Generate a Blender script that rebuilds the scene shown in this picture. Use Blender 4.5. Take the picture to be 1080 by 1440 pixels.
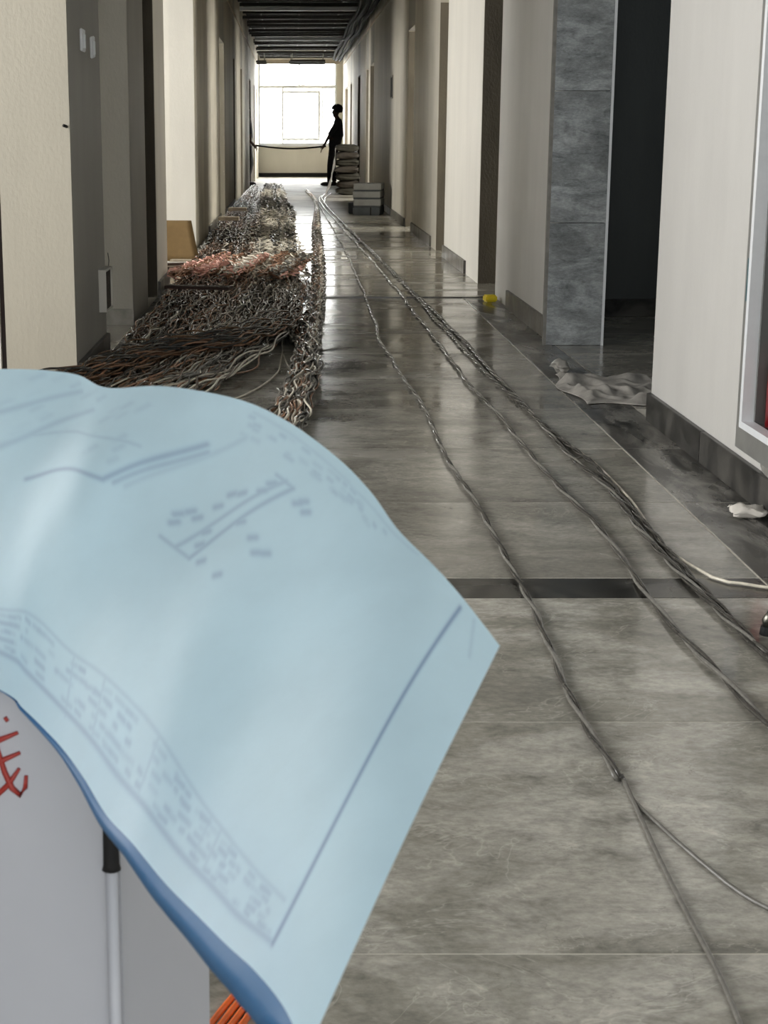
import bpy, bmesh, math, random
import numpy as np
from mathutils import Vector, Matrix
random.seed(7)
rng = np.random.default_rng(11)
S = bpy.context.scene
C = S.collection
for o in list(bpy.data.objects):
    bpy.data.objects.remove(o)
PI = math.pi

# ---------------------------------------------------------------- camera
cam_d = bpy.data.cameras.new('camera')
cam = bpy.data.objects.new('camera', cam_d)
C.objects.link(cam)
cam.location = (0, 0, 1.0)
cam.rotation_euler = (math.radians(90 - 13.07), 0, 0)
cam_d.sensor_width = 36
cam_d.lens = 2270 / 1440 * 36
cam_d.shift_x = (540 - 411) / 1440
cam_d.clip_start = 0.02
cam_d.clip_end = 300
S.camera = cam
cam_d.dof.use_dof = True
cam_d.dof.focus_distance = 7.0
cam_d.dof.aperture_fstop = 30

# ---------------------------------------------------------------- world, lights, exposure
S.view_settings.view_transform = 'Standard'
S.view_settings.look = 'None'
S.view_settings.gamma = 1
S.view_settings.use_curve_mapping = False
S.view_settings.exposure = 0.9
w = bpy.data.worlds.new('world')
S.world = w
w.use_nodes = True
bg = w.node_tree.nodes['Background']
bg.inputs[0].default_value = (1.0, 0.985, 0.95, 1)
bg.inputs[1].default_value = 8.5


def area(name, loc, rot, sx, sy, power, col=(1, 1, 1), portal=False):
    d = bpy.data.lights.new(name, 'AREA')
    d.shape = 'RECTANGLE'
    d.size, d.size_y = sx, sy
    d.energy = power
    d.color = col
    if portal:
        d.cycles.is_portal = True
    o = bpy.data.objects.new(name, d)
    C.objects.link(o)
    o.location = loc
    o.rotation_euler = [math.radians(a) for a in rot]
    return o


R = 90
area('window_portal', (0.13, 42.9, 1.8), (-90, 0, 0), 2.0, 2.1, 1, portal=True)
# daylight of the lobby windows (behind and beside the camera)
area('lobby_window_light', (-3.3, 4.1, 1.75), (0, -90, 0), 2.2, 3.4, 118, (1.0, 0.995, 0.985))
area('lobby_rear_window_light', (.1, -2.8, 1.9), (90, 0, 0), 2.8, 2.0, 66, (0.98, 0.99, 1.0))
# daylight of the side rooms' windows that falls through their doorways, plus added fills
area('room_window_light_a', (-4.3, 13.0, 1.7), (0, -90, 0), 2.0, 3.0, 150, (1.0, 0.985, 0.95))
area('room_window_light_b', (-4.3, 8.2, 1.7), (0, -90, 0), 1.5, 1.0, 14, (1.0, 0.97, 0.92))
area('room_window_light_c', (4.3, 10.6, 1.7), (0, 90, 0), 1.5, 1.2, 36, (1.0, 0.97, 0.92))
area('room_window_light_d', (-4.3, 20.6, 1.7), (0, -90, 0), 1.6, 1.6, 120, (1.0, 0.97, 0.9))
area('room_window_light_e', (-4.3, 28.4, 1.7), (0, -90, 0), 1.6, 2.0, 190, (1.0, 0.97, 0.9))
area('room_window_light_f', (4.3, 18.3, 1.7), (0, 90, 0), 1.5, 1.4, 170, (1.0, 0.97, 0.9))
area('room_window_light_g', (4.3, 27.5, 1.7), (0, 90, 0), 1.5, 2.4, 170, (1.0, 0.97, 0.9))
area('dark_room_fill', (4.2, 7.4, 1.8), (0, 90, 0), .9, .9, 5, (.9, .97, 1.0))  # weak added fill that lifts the dark room, not a window
area('end_wall_fill_right', (4.3, 40.0, 1.7), (0, 90, 0), 2.0, 2.4, 420, (1.0, 0.95, 0.86))  # added fill to brighten the wall under the far window
area('end_wall_fill_left', (-4.3, 40.4, 1.7), (0, -90, 0), 2.0, 2.4, 420, (1.0, 0.95, 0.86))  # matching added fill from the left for the far end wall
area('room_window_light_h', (4.3, 14.4, 1.7), (0, 90, 0), 1.5, 0.9, 90, (1.0, 0.97, 0.9))


# ---------------------------------------------------------------- materials
def lin(r, g, b):
    f = lambda v: v / 255 / 12.92 if v / 255 <= .04045 else ((v / 255 + .055) / 1.055) ** 2.4
    return (f(r), f(g), f(b), 1)


class NT:
    def __init__(s, name):
        s.m = bpy.data.materials.new(name)
        s.m.use_nodes = True
        s.t = s.m.node_tree
        s.b = s.t.nodes['Principled BSDF']
        s.tc = None

    def n(s, typ, **kw):
        x = s.t.nodes.new(typ)
        for k, v in kw.items():
            if k in x.inputs.keys():
                x.inputs[k].default_value = v
            else:
                setattr(x, k, v)
        return x

    def l(s, a, b):
        s.t.links.new(a, b)

    def pos(s, scale=(1, 1, 1), world=True):
        g = s.n('ShaderNodeNewGeometry') if world else s.n('ShaderNodeTexCoord')
        mp = s.n('ShaderNodeMapping')
        mp.inputs['Scale'].default_value = scale
        s.l(g.outputs['Position' if world else 'Object'], mp.inputs[0])
        return mp.outputs[0]

    def noise(s, vec, scale, detail=4, rough=.55, dist=0):
        x = s.n('ShaderNodeTexNoise')
        x.inputs['Scale'].default_value = scale
        x.inputs['Detail'].default_value = detail
        x.inputs['Roughness'].default_value = rough
        x.inputs['Distortion'].default_value = dist
        s.l(vec, x.inputs['Vector'])
        return x.outputs['Fac']

    def ramp(s, fac, stops):
        x = s.n('ShaderNodeValToRGB')
        e = x.color_ramp.elements
        while len(e) < len(stops):
            e.new(.5)
        for i, (p, c) in enumerate(stops):
            e[i].position = p
            e[i].color = c if len(c) == 4 else (*c, 1)
        s.l(fac, x.inputs[0])
        return x.outputs[0]

    def mix(s, fac, a, b, mode='MIX'):
        x = s.n('ShaderNodeMix', data_type='RGBA', blend_type=mode)
        for i, v in ((0, fac), (6, a), (7, b)):
            if hasattr(v, 'links'):
                s.l(v, x.inputs[i])
            else:
                x.inputs[i].default_value = v
        return x.outputs[2]

    def bump(s, h, strength=.2, dist=.01):
        x = s.n('ShaderNodeBump')
        x.inputs['Strength'].default_value = strength
        x.inputs['Distance'].default_value = dist
        s.l(h, x.inputs['Height'])
        s.l(x.outputs[0], s.b.inputs['Normal'])


def g3(v):
    return (v, v, v, 1)


def simple(name, rgb, rough=.5, metal=0, var=.15, scale=30, bump=0.0, stretch=(1, 1, 1)):
    t = NT(name)
    col = lin(*rgb)
    v = t.pos(stretch, world=False)
    n = t.noise(v, scale, 4)
    lo = tuple(c * (1 - var) for c in col[:3]) + (1,)
    hi = tuple(min(1, c * (1 + var)) for c in col[:3]) + (1,)
    c = t.ramp(n, [(.3, lo), (.7, hi)])
    t.l(c, t.b.inputs['Base Color'])
    t.b.inputs['Roughness'].default_value = rough
    t.b.inputs['Metallic'].default_value = metal
    if bump:
        t.bump(n, bump, .005)
    return t.m


def plaster(name, rgb, var=.14, streak=.10, bump=.25, rough=.62, scratches=0.0):
    t = NT(name)
    col = lin(*rgb)
    n1 = t.noise(t.pos((1, 1, .22)), 3.2, 5, .6)
    n2 = t.noise(t.pos((1, 1, 1)), 1.1, 3)
    n3 = t.noise(t.pos((1, 1, .6)), 70, 4)
    f = lambda k: tuple(min(1, c * k) for c in col[:3]) + (1,)
    a = t.ramp(n1, [(.3, f(1 - var)), (.7, f(1 + var * .5))])
    b = t.ramp(n2, [(.35, g3(1 - streak)), (.65, g3(1))])
    c = t.mix(1.0, a, b, 'MULTIPLY')
    if scratches:
        n4 = t.noise(t.pos((3, 3, .9)), 4.5, 8, .75, 1.2)
        k = t.ramp(n4, [(.60, g3(0)), (.645, g3(scratches))])
        c = t.mix(k, c, lin(215, 210, 200))
    t.l(c, t.b.inputs['Base Color'])
    t.b.inputs['Roughness'].default_value = rough
    mx = t.n('ShaderNodeMath', operation='ADD')
    t.l(n3, mx.inputs[0])
    t.l(n1, mx.inputs[1])
    t.bump(mx.outputs[0], bump, .006)
    return t.m


def stone(name, rgb, tint, rough=(.08, .30), vein=.25, scale=1.0, dust=0.3, stretch=(1, 1, 1), bump=.012):
    """polished stone-look tile with cloudy figure, thin veins, dust"""
    t = NT(name)
    oi = t.n('ShaderNodeObjectInfo')
    sc = t.n('ShaderNodeVectorMath', operation='SCALE')
    cb = t.n('ShaderNodeCombineXYZ')
    for i in range(3):
        t.l(oi.outputs['Random'], cb.inputs[i])
    t.l(cb.outputs[0], sc.inputs[0])
    sc.inputs['Scale'].default_value = 13
    ad = t.n('ShaderNodeVectorMath', operation='ADD')
    t.l(t.pos(stretch), ad.inputs[0])
    t.l(sc.outputs[0], ad.inputs[1])
    v = ad.outputs[0]
    n1 = t.noise(v, 2.0 * scale, 8, .62, .9)
    n2 = t.noise(v, 9 * scale, 8, .7, .6)
    n3 = t.noise(v, 1.3 * scale, 4, .5, 1.5)
    nf = t.noise(v, 60, 5, .7)
    f = lambda c, k: tuple(min(1, x * k) for x in c[:3]) + (1,)
    A, B = lin(*rgb), lin(*tint)
    base = t.ramp(n1, [(.30, f(A, .60)), (.46, f(A, .92)), (.56, f(B, 1.0)), (.72, f(B, 1.28))])
    fine = t.ramp(n2, [(.30, g3(.55)), (.44, g3(.90)), (.56, g3(1.04)), (.72, g3(1.28))])
    c = t.mix(1.0, base, fine, 'MULTIPLY')
    fg = t.ramp(nf, [(.3, g3(.72)), (.7, g3(1.2))])
    c = t.mix(1.0, c, fg, 'MULTIPLY')
    # veins
    sb = t.n('ShaderNodeMath', operation='SUBTRACT')
    t.l(t.noise(v, 2.2 * scale, 5, .6, 1.2), sb.inputs[0]); sb.inputs[1].default_value = .5
    ab = t.n('ShaderNodeMath', operation='ABSOLUTE'); t.l(sb.outputs[0], ab.inputs[0])
    vk = t.ramp(ab.outputs[0], [(0, g3(vein)), (.006, g3(0))])
    c = t.mix(vk, c, f(B, 1.9))
    sb2 = t.n('ShaderNodeMath', operation='SUBTRACT')
    t.l(t.noise(v, 1.5 * scale, 6, .65, 1.6), sb2.inputs[0]); sb2.inputs[1].default_value = .44
    ab2 = t.n('ShaderNodeMath', operation='ABSOLUTE'); t.l(sb2.outputs[0], ab2.inputs[0])
    vk2 = t.ramp(ab2.outputs[0], [(0, g3(vein * 1.6)), (.004, g3(0))])
    c = t.mix(vk2, c, f(A, .35))
    dk = t.ramp(n3, [(.45, g3(0)), (.75, g3(dust))])
    c = t.mix(dk, c, lin(160, 156, 146))
    t.l(c, t.b.inputs['Base Color'])
    r = t.ramp(n3, [(.35, g3(rough[0])), (.7, g3(rough[1]))])
    t.l(r, t.b.inputs['Roughness'])
    t.bump(n2, bump, .002)
    return t.m


M = {}
M['wall'] = plaster('plaster_cream', (186, 181, 168))
M['wall_pier'] = plaster('plaster_pier', (168, 162, 147), var=.07, streak=.06)
M['wall_white'] = plaster('plaster_white', (214, 211, 203), var=.06, streak=.05)
M['wall_right'] = plaster('plaster_skimmed', (206, 204, 199), var=.07, streak=.06)
M['wall_raw'] = plaster('plaster_raw', (184, 177, 160), var=.22, streak=.2, bump=.5, scratches=.5)
M['wall_grey'] = plaster('plaster_grey', (150, 147, 138), var=.10, streak=.08)
M['concrete'] = plaster('concrete_reveal_shaded', (104, 97, 84), var=.3, streak=.2, bump=.7, rough=.85)
M['ceiling'] = plaster('slab_black', (26, 25, 23), var=.3, rough=.9)  # near-black colour over the whole slab
M['dark_wall'] = plaster('unlit_room_shade', (84, 88, 88), var=.2)  # plaster greyed darker to hold the side room's shade
M['tile'] = stone('polished_tile', (160, 157, 146), (178, 175, 165), stretch=(.85, 1.2, 1), scale=1.25)
M['tile_mid'] = stone('polished_tile_dusty', (144, 141, 131), (160, 157, 147), stretch=(.9, 1.3, 1), dust=.4, rough=(.07, .3))
M['tile_border'] = stone('border_tile', (52, 51, 49), (128, 126, 120), rough=(.15, .45), dust=.3, scale=1.5, stretch=(2.2, .6, 1))
M['tile_dark'] = stone('dark_band_stone', (42, 41, 38), (74, 72, 66), rough=(.15, .4), dust=.15, scale=2.5)
M['tile_wall'] = stone('wall_tile', (140, 145, 146), (160, 165, 166), rough=(.25, .4), vein=.15, dust=.1, stretch=(1.0, 1, 2.4), scale=1.6)
M['skirt'] = stone('skirting_stone', (32, 32, 32), (50, 49, 48), rough=(.3, .5), dust=.3, scale=2.2)
M['skirt_far'] = stone('skirting_stone_far', (78, 75, 68), (96, 92, 84), rough=(.3, .5), dust=.3, scale=2.2)
M['grout'] = simple('grout', (206, 202, 190), .8)


def far_floor():
    t = NT('dusty_screed')
    v = t.pos((1.0, .55, 1))
    n1 = t.noise(v, 1.6, 7, .65, .8)
    n2 = t.noise(t.pos((.5, 2.2, 1)), 1.3, 6, .65, .5)
    n3 = t.noise(t.pos(), 40, 4)
    a = t.ramp(n1, [(.32, lin(112, 108, 96)), (.5, lin(150, 146, 134)), (.68, lin(176, 172, 160))])
    b = t.ramp(n3, [(.3, g3(.85)), (.7, g3(1.05))])
    t.l(t.mix(1.0, a, b, 'MULTIPLY'), t.b.inputs['Base Color'])
    r0 = t.ramp(n2, [(.38, g3(.07)), (.52, g3(.16)), (.68, g3(.42))])
    sx = t.n('ShaderNodeSeparateXYZ')
    t.l(t.pos(), sx.inputs[0])
    mr = t.n('ShaderNodeMapRange')
    mr.inputs[1].default_value, mr.inputs[2].default_value = 17, 26
    t.l(sx.outputs[1], mr.inputs[0])
    k = t.n('ShaderNodeMath', operation='MULTIPLY')
    t.l(mr.outputs[0], k.inputs[0]); k.inputs[1].default_value = .85
    r = t.mix(k.outputs[0], r0, g3(.6))
    t.l(r, t.b.inputs['Roughness'])
    t.bump(n2, .02, .002)
    return t.m


M['far_floor'] = far_floor()
M['metal'] = simple('galvanised_steel', (118, 116, 108), .32, .9, .2, 12)
M['metal_dark'] = simple('dark_steel', (40, 39, 36), .6, .3, .3, 12)  # steel in a near-black tone for joists and rails
M['alu'] = simple('white_aluminium', (225, 228, 230), .4, 0, .03)
M['black'] = simple('black_rubber', (12, 12, 13), .8, 0, .2)
M['black_pipe'] = simple('black_conduit', (10, 10, 10), .85, 0, .2)
M['black_pipe'].node_tree.nodes['Principled BSDF'].inputs['Specular IOR Level'].default_value = .08
M['cab_dark'] = simple('cable_charcoal', (70, 68, 64), .2, 0, .3, 60)
M['cab_grey'] = simple('cable_grey', (118, 116, 110), .2, 0, .2, 60)
M['cab_pale'] = simple('cable_pale', (224, 217, 200), .2, 0, .2, 40)
M['cab_brown'] = simple('cable_brown', (104, 80, 60), .2, 0, .35, 30)
M['cab_umber'] = simple('cable_umber', (64, 54, 46), .18, 0, .35, 30)
M['cab_copper'] = simple('cable_copper', (160, 120, 94), .22, .2, .3, 30)
M['cab_pink'] = simple('cable_pink', (226, 172, 156), .4, 0, .2, 30)
M['cab_orange'] = simple('cable_orange', (224, 104, 40), .4, 0, .2, 30)
M['carton_white'] = simple('carton_white', (178, 181, 188), .55, 0, .03, 6)
M['carton_grey'] = simple('carton_grey', (150, 150, 146), .6, 0, .12, 9)
M['carton_dark'] = simple('carton_slate', (74, 78, 80), .6, 0, .2, 9)
M['cardboard'] = simple('cardboard_brown', (124, 100, 62), .8, 0, .06, 20)
M['wood_dark'] = simple('dark_plank', (70, 52, 44), .6, 0, .3, 18, .2, (1, 6, 6))
M['wood_pale'] = simple('pale_lath', (168, 156, 138), .7, 0, .2, 18, .2, (1, 6, 6))
M['sack'] = simple('sack_paper', (48, 41, 31), .8, 0, .3, 14, .6)
M['sack_b'] = simple('sack_paper_green', (44, 41, 30), .8, 0, .3, 14, .6)
M['plastic'] = simple('plastic_sheet', (150, 147, 140), .35, 0, .25, 14, .5)
M['sheet'] = simple('dust_sheet', (160, 156, 149), .6, 0, .3, 20, .6)
M['rag'] = simple('white_rag', (226, 220, 210), .7, 0, .06, 20, .4)
M['yellow'] = simple('yellow_plastic', (250, 222, 40), .45, 0, .1)
M['red'] = simple('red_paint', (126, 16, 24), .3, 0, .1)
M['teal'] = simple('teal_sticker', (52, 96, 104), .4, 0, .1)
M['skin'] = simple('skin', (78, 56, 44), .5, 0, .1)
M['hair'] = simple('hair_black', (16, 14, 13), .6, 0, .3, 60, .6)
M['shirt'] = simple('shirt_black', (50, 50, 54), .8, 0, .15, 20)
M['trouser'] = simple('trousers_dark', (46, 46, 50), .8, 0, .15, 20)
M['shoe'] = simple('shoe_dark', (26, 24, 22), .5, 0, .15)
M['ink_red'] = simple('red_ink', (150, 44, 36), .5, 0, .1)
M['door'] = simple('door_brown', (46, 28, 22), .5, 0, .2, 10, 0, (6, 6, 1))
M['facade'] = simple('facade_pale', (226, 224, 220), .8, 0, .03, 1)
M['facade_win'] = simple('facade_glass', (150, 158, 164), .2, 0, .1, 1)
M['mirror_grey'] = simple('cabinet_glass_grey', (104, 106, 104), .18, 0, .06, 3)
M['box_white'] = simple('box_plastic', (206, 203, 194), .5, 0, .04, 8)
M['speckle'] = simple('box_inside', (62, 54, 46), .9, 0, .9, 90)
M['frame_grey'] = simple('cabinet_steel', (140, 140, 136), .4, .3, .1, 12)
M['cement'] = simple('cement_patch', (132, 130, 124), .9, 0, .2, 18, .6)


def glass_mat():
    t = NT('window_glass')
    t.b.inputs['Base Color'].default_value = (.96, .98, .98, 1)
    t.b.inputs['Roughness'].default_value = .02
    t.b.inputs['Transmission Weight'].default_value = 1
    t.b.inputs['IOR'].default_value = 1.05
    return t.m


M['glass'] = glass_mat()


# ---------------------------------------------------------------- mesh helpers
class MB:
    def __init__(s):
        s.v, s.f, s.mi = [], [], []
        s.mats = []

    def _m(s, m):
        if m not in s.mats:
            s.mats.append(m)
        return s.mats.index(m)

    def box(s, x0, x1, y0, y1, z0, z1, m, M4=None):
        b = len(s.v)
        for x, y, z in ((x0, y0, z0), (x1, y0, z0), (x1, y1, z0), (x0, y1, z0), (x0, y0, z1), (x1, y0, z1), (x1, y1, z1), (x0, y1, z1)):
            p = Vector((x, y, z))
            if M4 is not None:
                p = M4 @ p
            s.v.append(tuple(p))
        k = s._m(m)
        for f in ((0, 3, 2, 1), (4, 5, 6, 7), (0, 1, 5, 4), (1, 2, 6, 5), (2, 3, 7, 6), (3, 0, 4, 7)):
            s.f.append(tuple(b + i for i in f))
            s.mi.append(k)
        return s

    def quad(s, pts, m):
        b = len(s.v)
        s.v += [tuple(p) for p in pts]
        s.f.append(tuple(range(b, b + len(pts))))
        s.mi.append(s._m(m))
        return s

    def tube(s, pts, r, m, sides=6, caps=True):
        P = [Vector(p) for p in pts]
        n = len(P)
        b = len(s.v)
        k = s._m(m)
        for i, p in enumerate(P):
            t = (P[min(i + 1, n - 1)] - P[max(i - 1, 0)]).normalized()
            up = Vector((0, 0, 1)) if abs(t.z) < .9 else Vector((1, 0, 0))
            a = t.cross(up).normalized()
            c = a.cross(t)
            rr = r[i] if hasattr(r, '__len__') else r
            for j in range(sides):
                an = 2 * PI * j / sides
                s.v.append(tuple(p + a * (rr * math.cos(an)) + c * (rr * math.sin(an))))
        for i in range(n - 1):
            for j in range(sides):
                j2 = (j + 1) % sides
                s.f.append((b + i * sides + j, b + i * sides + j2, b + (i + 1) * sides + j2, b + (i + 1) * sides + j))
                s.mi.append(k)
        if caps:
            s.f.append(tuple(b + j for j in range(sides))[::-1])
            s.mi.append(k)
            s.f.append(tuple(b + (n - 1) * sides + j for j in range(sides)))
            s.mi.append(k)
        return s

    def build(s, name, parent=None, smooth=False, bevel=0, loc=None):
        me = bpy.data.meshes.new(name)
        me.from_pydata(s.v, [], s.f)
        for m in s.mats:
            me.materials.append(M[m])
        me.polygons.foreach_set('material_index', s.mi)
        if smooth:
            me.polygons.foreach_set('use_smooth', [True] * len(me.polygons))
        me.update()
        if bevel:
            bm = bmesh.new()
            bm.from_mesh(me)
            bmesh.ops.bevel(bm, geom=bm.edges[:], offset=bevel, segments=2, affect='EDGES', clamp_overlap=True)
            bm.to_mesh(me)
            bm.free()
        return link(name, me, parent, loc)


def link(name, me, parent=None, loc=None):
    o = bpy.data.objects.new(name, me)
    C.objects.link(o)
    if parent is not None:
        o.parent = parent
    if loc is not None:
        o.location = loc
    return o


def tag(o, label, cat, group=None, kind=None):
    o['label'] = label
    o['category'] = cat
    if group:
        o['group'] = group
    if kind:
        o['kind'] = kind
    return o


def struct(o, label=None, cat=None):
    o['kind'] = 'structure'
    if label:
        o['label'] = label
    if cat:
        o['category'] = cat
    return o


def empty(name, loc, rz=0):
    o = bpy.data.objects.new(name, None)
    C.objects.link(o)
    o.location = loc
    o.rotation_euler = (0, 0, rz)
    o.empty_display_size = .1
    return o


# ---------------------------------------------------------------- the setting
WL, WR, TH = -0.87, 1.30, 0.2        # wall faces, wall thickness
H = 3.25
END = 42.7

# floor: base under the tiles, then dusty screed beyond the threshold
mb = MB()
mb.box(-4.5, 4.5, -3, 10.38, -.2, -.0015, 'grout')
mb.box(-4.5, 4.5, 10.38, END + .3, -.2, 0.0, 'far_floor')
floor = struct(mb.build('floor'), 'grey stone tiled corridor floor turning to dusty screed farther back', 'floor')


def tile_mesh(w, d, mat, hgt=.012, bev=.0015):
    bm = bmesh.new()
    bmesh.ops.create_cube(bm, size=1)
    for v in bm.verts:
        v.co = Vector((v.co.x * w, v.co.y * d, v.co.z * hgt))
    bmesh.ops.bevel(bm, geom=[e for e in bm.edges if all(v.co.z > 0 for v in e.verts)], offset=bev, segments=1, affect='EDGES')
    me = bpy.data.meshes.new('floor_tile')
    bm.to_mesh(me)
    bm.free()
    me.materials.append(M[mat])
    return me


rows = [(-2.15, -1.35), (-1.35, -.55), (-.55, .25), (.25, 1.05), (1.05, 1.853), (1.853, 2.68), (2.68, 3.46), (3.46, 3.63)]
y = 3.63
while y < 10.3:
    y2 = min(y + .80, 10.38)
    if 10.38 - y2 < .1:
        y2 = 10.38
    rows.append((y, y2))
    y = y2
cols_c = [(-.51, 1.09, 'tile'), (1.09, WR, 'tile_border'), (WL, -.51, 'tile_border')]
cols_l = [(-2.11, -.51, 'tile'), (-3.4, -2.11, 'tile')]
cache = {}
g = .0045
for (a, b) in rows:
    cc = list(cols_c)
    if b < 6.6:
        cc = cc[:2] + cols_l
    if a > 7.5 and a < 8.8:
        cc.append((-2.0, WL, 'tile'))
    if 5.5 < a < 9.2:
        cc += [(WR, 2.9, 'tile'), (2.9, 4.3, 'tile')]
    band = abs(a - 3.46) < .01
    for (x0, x1, mt) in cc:
        if band:
            mt = 'tile_dark'
        if mt == 'tile' and a > 3.6:
            mt = 'tile_mid'
        key = (round(x1 - x0, 3), round(b - a, 3), mt)
        if key not in cache:
            cache[key] = tile_mesh(x1 - x0 - g, b - a - g, mt)
        o = link('floor_tile', cache[key], floor, ((x0 + x1) / 2, (a + b) / 2, -.006 + random.uniform(-.0006, .0004)))
        o.rotation_euler = (random.uniform(-.0006, .0006), random.uniform(-.0006, .0006), 0)
        if band:
            o['label'] = 'dark stone threshold band tile'
struct(MB().box(WL, WR, 10.37, 10.40, 0, .006, 'cab_dark').build('trim_1'), 'thin dark threshold strip between tiles and dusty floor', 'trim')

# ceiling slab with steel joists
ceil = struct(MB().box(-4.5, 4.5, -3, END + .3, H, H + .2, 'ceiling').build('ceiling'), 'black concrete slab above open steel joists', 'ceiling')
JZ = 2.98
jm = MB().box(WL + .05, 1.02, -.018, .018, -.025, .025, 'metal_dark').build('ceiling_joist', ceil)
jb = MB().box(WL + .05, 1.02, -.03, .03, -.03, .03, 'alu').build('lit_joist', ceil)  # bars coloured white to stand for joists catching light
jb.location = (0, 26.3, JZ - .03)
jb2 = jb.copy(); C.objects.link(jb2); jb2.parent = ceil; jb2.location = (.06, 33.9, JZ - .05)
jm.location = (0, 20.4, JZ)
jy = [20.4]
yy = 21.1
k = 0
while yy < 42.3:
    c = jm.copy()
    C.objects.link(c)
    c.parent = ceil
    c.location = (random.uniform(-.02, .02), yy, JZ + random.uniform(-.03, .04))
    c.rotation_euler = (0, random.uniform(-.006, .006), random.uniform(-.012, .012))
    yy += random.choice([.55, .7, .8])
    k += 1
for yy, x0, x1 in ((39.6, -.05, .78), (40.4, -.08, .8), (41.2, -.05, .8), (40.0, WL, -.62), (41.0, WL, -.62)):
    MB().box(x0, x1, yy - .02, yy + .02, 2.74, 2.79, 'metal_dark').build('short_rail', ceil)
    for xx in (x0 + .05, x1 - .05):
        MB().box(xx - .01, xx + .01, yy - .01, yy + .01, 2.79, JZ, 'metal').build('hanger', ceil)
MB().box(WL + .02, 1.2, 42.2, 42.3, 2.80, 2.90, 'wood_pale').build('lit_end_joist', ceil)  # pale colour stands for window light on the last joist
# runners under the joists
for xx in (-.55, .12, .8):
    MB().box(xx - .012, xx + .012, 19.6, 42.2, 3.06, 3.10, 'metal_dark').build('ceiling_runner', ceil)
# conduits
for i, (x0, r) in enumerate(((1.02, .03), (1.10, .04), (1.19, .035))):
    pts = [(x0 + .012 * math.sin(t * .35 + i * 2), 18 + t * .4, 2.93 - .03 * i + .02 * math.sin(t * .5 + i)) for t in range(61)]
    o = MB().tube(pts, r, 'black_pipe', 8).build('ceiling_conduit', smooth=True)
    tag(o, ['black conduit under the ceiling farthest from the right wall', 'thick middle black conduit along the ceiling edge', 'black conduit under the ceiling nearest the right wall'][i], 'conduit', 'conduits under the corridor ceiling')


def wall_run(mb, x_in, side, solids, mats, top=2.16, ends='concrete', heights={}):
    """solids: y-ranges; gaps are doorways with a lintel"""
    x0, x1 = (x_in - TH, x_in) if side < 0 else (x_in, x_in + TH)
    for i, (a, b) in enumerate(solids):
        mt = mats.get(i, 'wall_grey')
        if side > 0 and i == 0:        # wall with the recess of the fire cabinet
            for bx in ((x0, x1, a, 3.775, 0, H), (x0, x1, 4.49, b, 0, H), (x0, x1, 3.775, 4.49, 0, .205), (x0, x1, 3.775, 4.49, 1.80, H), (x1 - .03, x1, 3.775, 4.49, .205, 1.80)):
                mb.box(*bx, mt)
            continue
        mb.box(x0, x1, a, b, 0, H, mt)
    for i in range(len(solids) - 1):
        a, b = solids[i][1], solids[i + 1][0]
        mb.box(x0, x1, a, b, heights.get(i, top), H, 'wall_grey')


Ls = [(6.5, 7.56), (8.87, 9.78), (10.5, 11.35), (14.8, 19.9), (21.3, 24.6), (25.2, 28.0), (29.0, 33.6), (34.9, 37.6), (38.5, 40.2), (40.9, END)]
Lm = {0: 'wall_grey', 1: 'wall_grey', 2: 'wall', 3: 'wall_raw', 4: 'wall_raw', 5: 'wall_raw', 6: 'wall', 7: 'wall', 8: 'wall', 9: 'wall'}
Rs = [(-3.0, 5.79), (7.98, 10.4), (11.4, 14.0), (14.8, 17.8), (18.8, 26.6), (27.8, 28.4), (29.3, 31.9), (33.0, 36.3), (37.2, 39.0), (41.0, END)]
Rm = {0: 'wall_right', 1: 'wall_right', 2: 'wall_white', 3: 'wall', 4: 'wall', 5: 'wall', 6: 'wall', 7: 'wall', 8: 'wall', 9: 'wall'}
mb = MB()
wall_run(mb, WL, -1, Ls, Lm, heights={0: 2.5, 1: 2.5, 2: 2.6})
# partitions and outer wall of the rooms on the left
for yy in (9.6, 11.0, 23.0, 26.4, 31.0, 36.0):
    mb.box(-4.4, WL - TH, yy, yy + .12, 0, H, 'wall')
mb.box(-4.4, WL - TH, 15.0, 15.12, 0, H, 'wall_white')
mb.box(-4.4, WL - TH, 14.82, 15.0, 0, H, 'wall_white')
mb.box(-4.6, -4.4, 6.5, END, 0, H, 'wall')
wl = struct(mb.build('wall_left'), 'grey plaster corridor wall on the left broken by doorways', 'wall')
mb = MB()
wall_run(mb, WR, 1, Rs, Rm, heights={0: 2.6, 1: 2.4, 2: 2.4})
for yy in (5.4, 13.0, 16.4, 23.0, 31.0, 36.0):
    mb.box(WR + TH, 4.4, yy, yy + .12, 0, H, 'wall')
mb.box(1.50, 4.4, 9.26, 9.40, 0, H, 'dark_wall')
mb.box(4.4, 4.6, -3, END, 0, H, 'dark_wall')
wr = struct(mb.build('wall_right'), 'white plaster corridor wall on the right broken by doorways', 'wall')
# raw concrete reveals on the far jambs, darkened to hold their shade
for nm, x, ds, par, mt in (('door_reveal', WR, (11.4, 14.8, 18.8, 27.8, 29.3, 33.0, 37.2, 41.0), wr, 'concrete'), ('door_reveal', WL, (10.5, 25.2, 29.0, 34.9, 38.5, 40.9), wl, 'concrete')):
    for d in ds:
        s_ = 1 if x > 0 else -1
        x0, x1 = sorted((x + s_ * .002, x + s_ * (TH + .02)))
        MB().box(x0, x1, d - .012, d - .0005, 0, 2.15, mt).build(nm, par)
MB().box(WL - TH, WL - .002, 8.855, 8.869, .08, 2.5, 'wall_grey').build('door_reveal', wl)
MB().box(WL - TH, WL + .004, 8.84, 8.869, 0, .085, 'cement').build('door_reveal_footing', wl)
MB().box(WL - TH - .02, WL - .001, 14.78, 14.7985, 0, 2.6, 'wall_white').build('door_reveal', wl)
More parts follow.
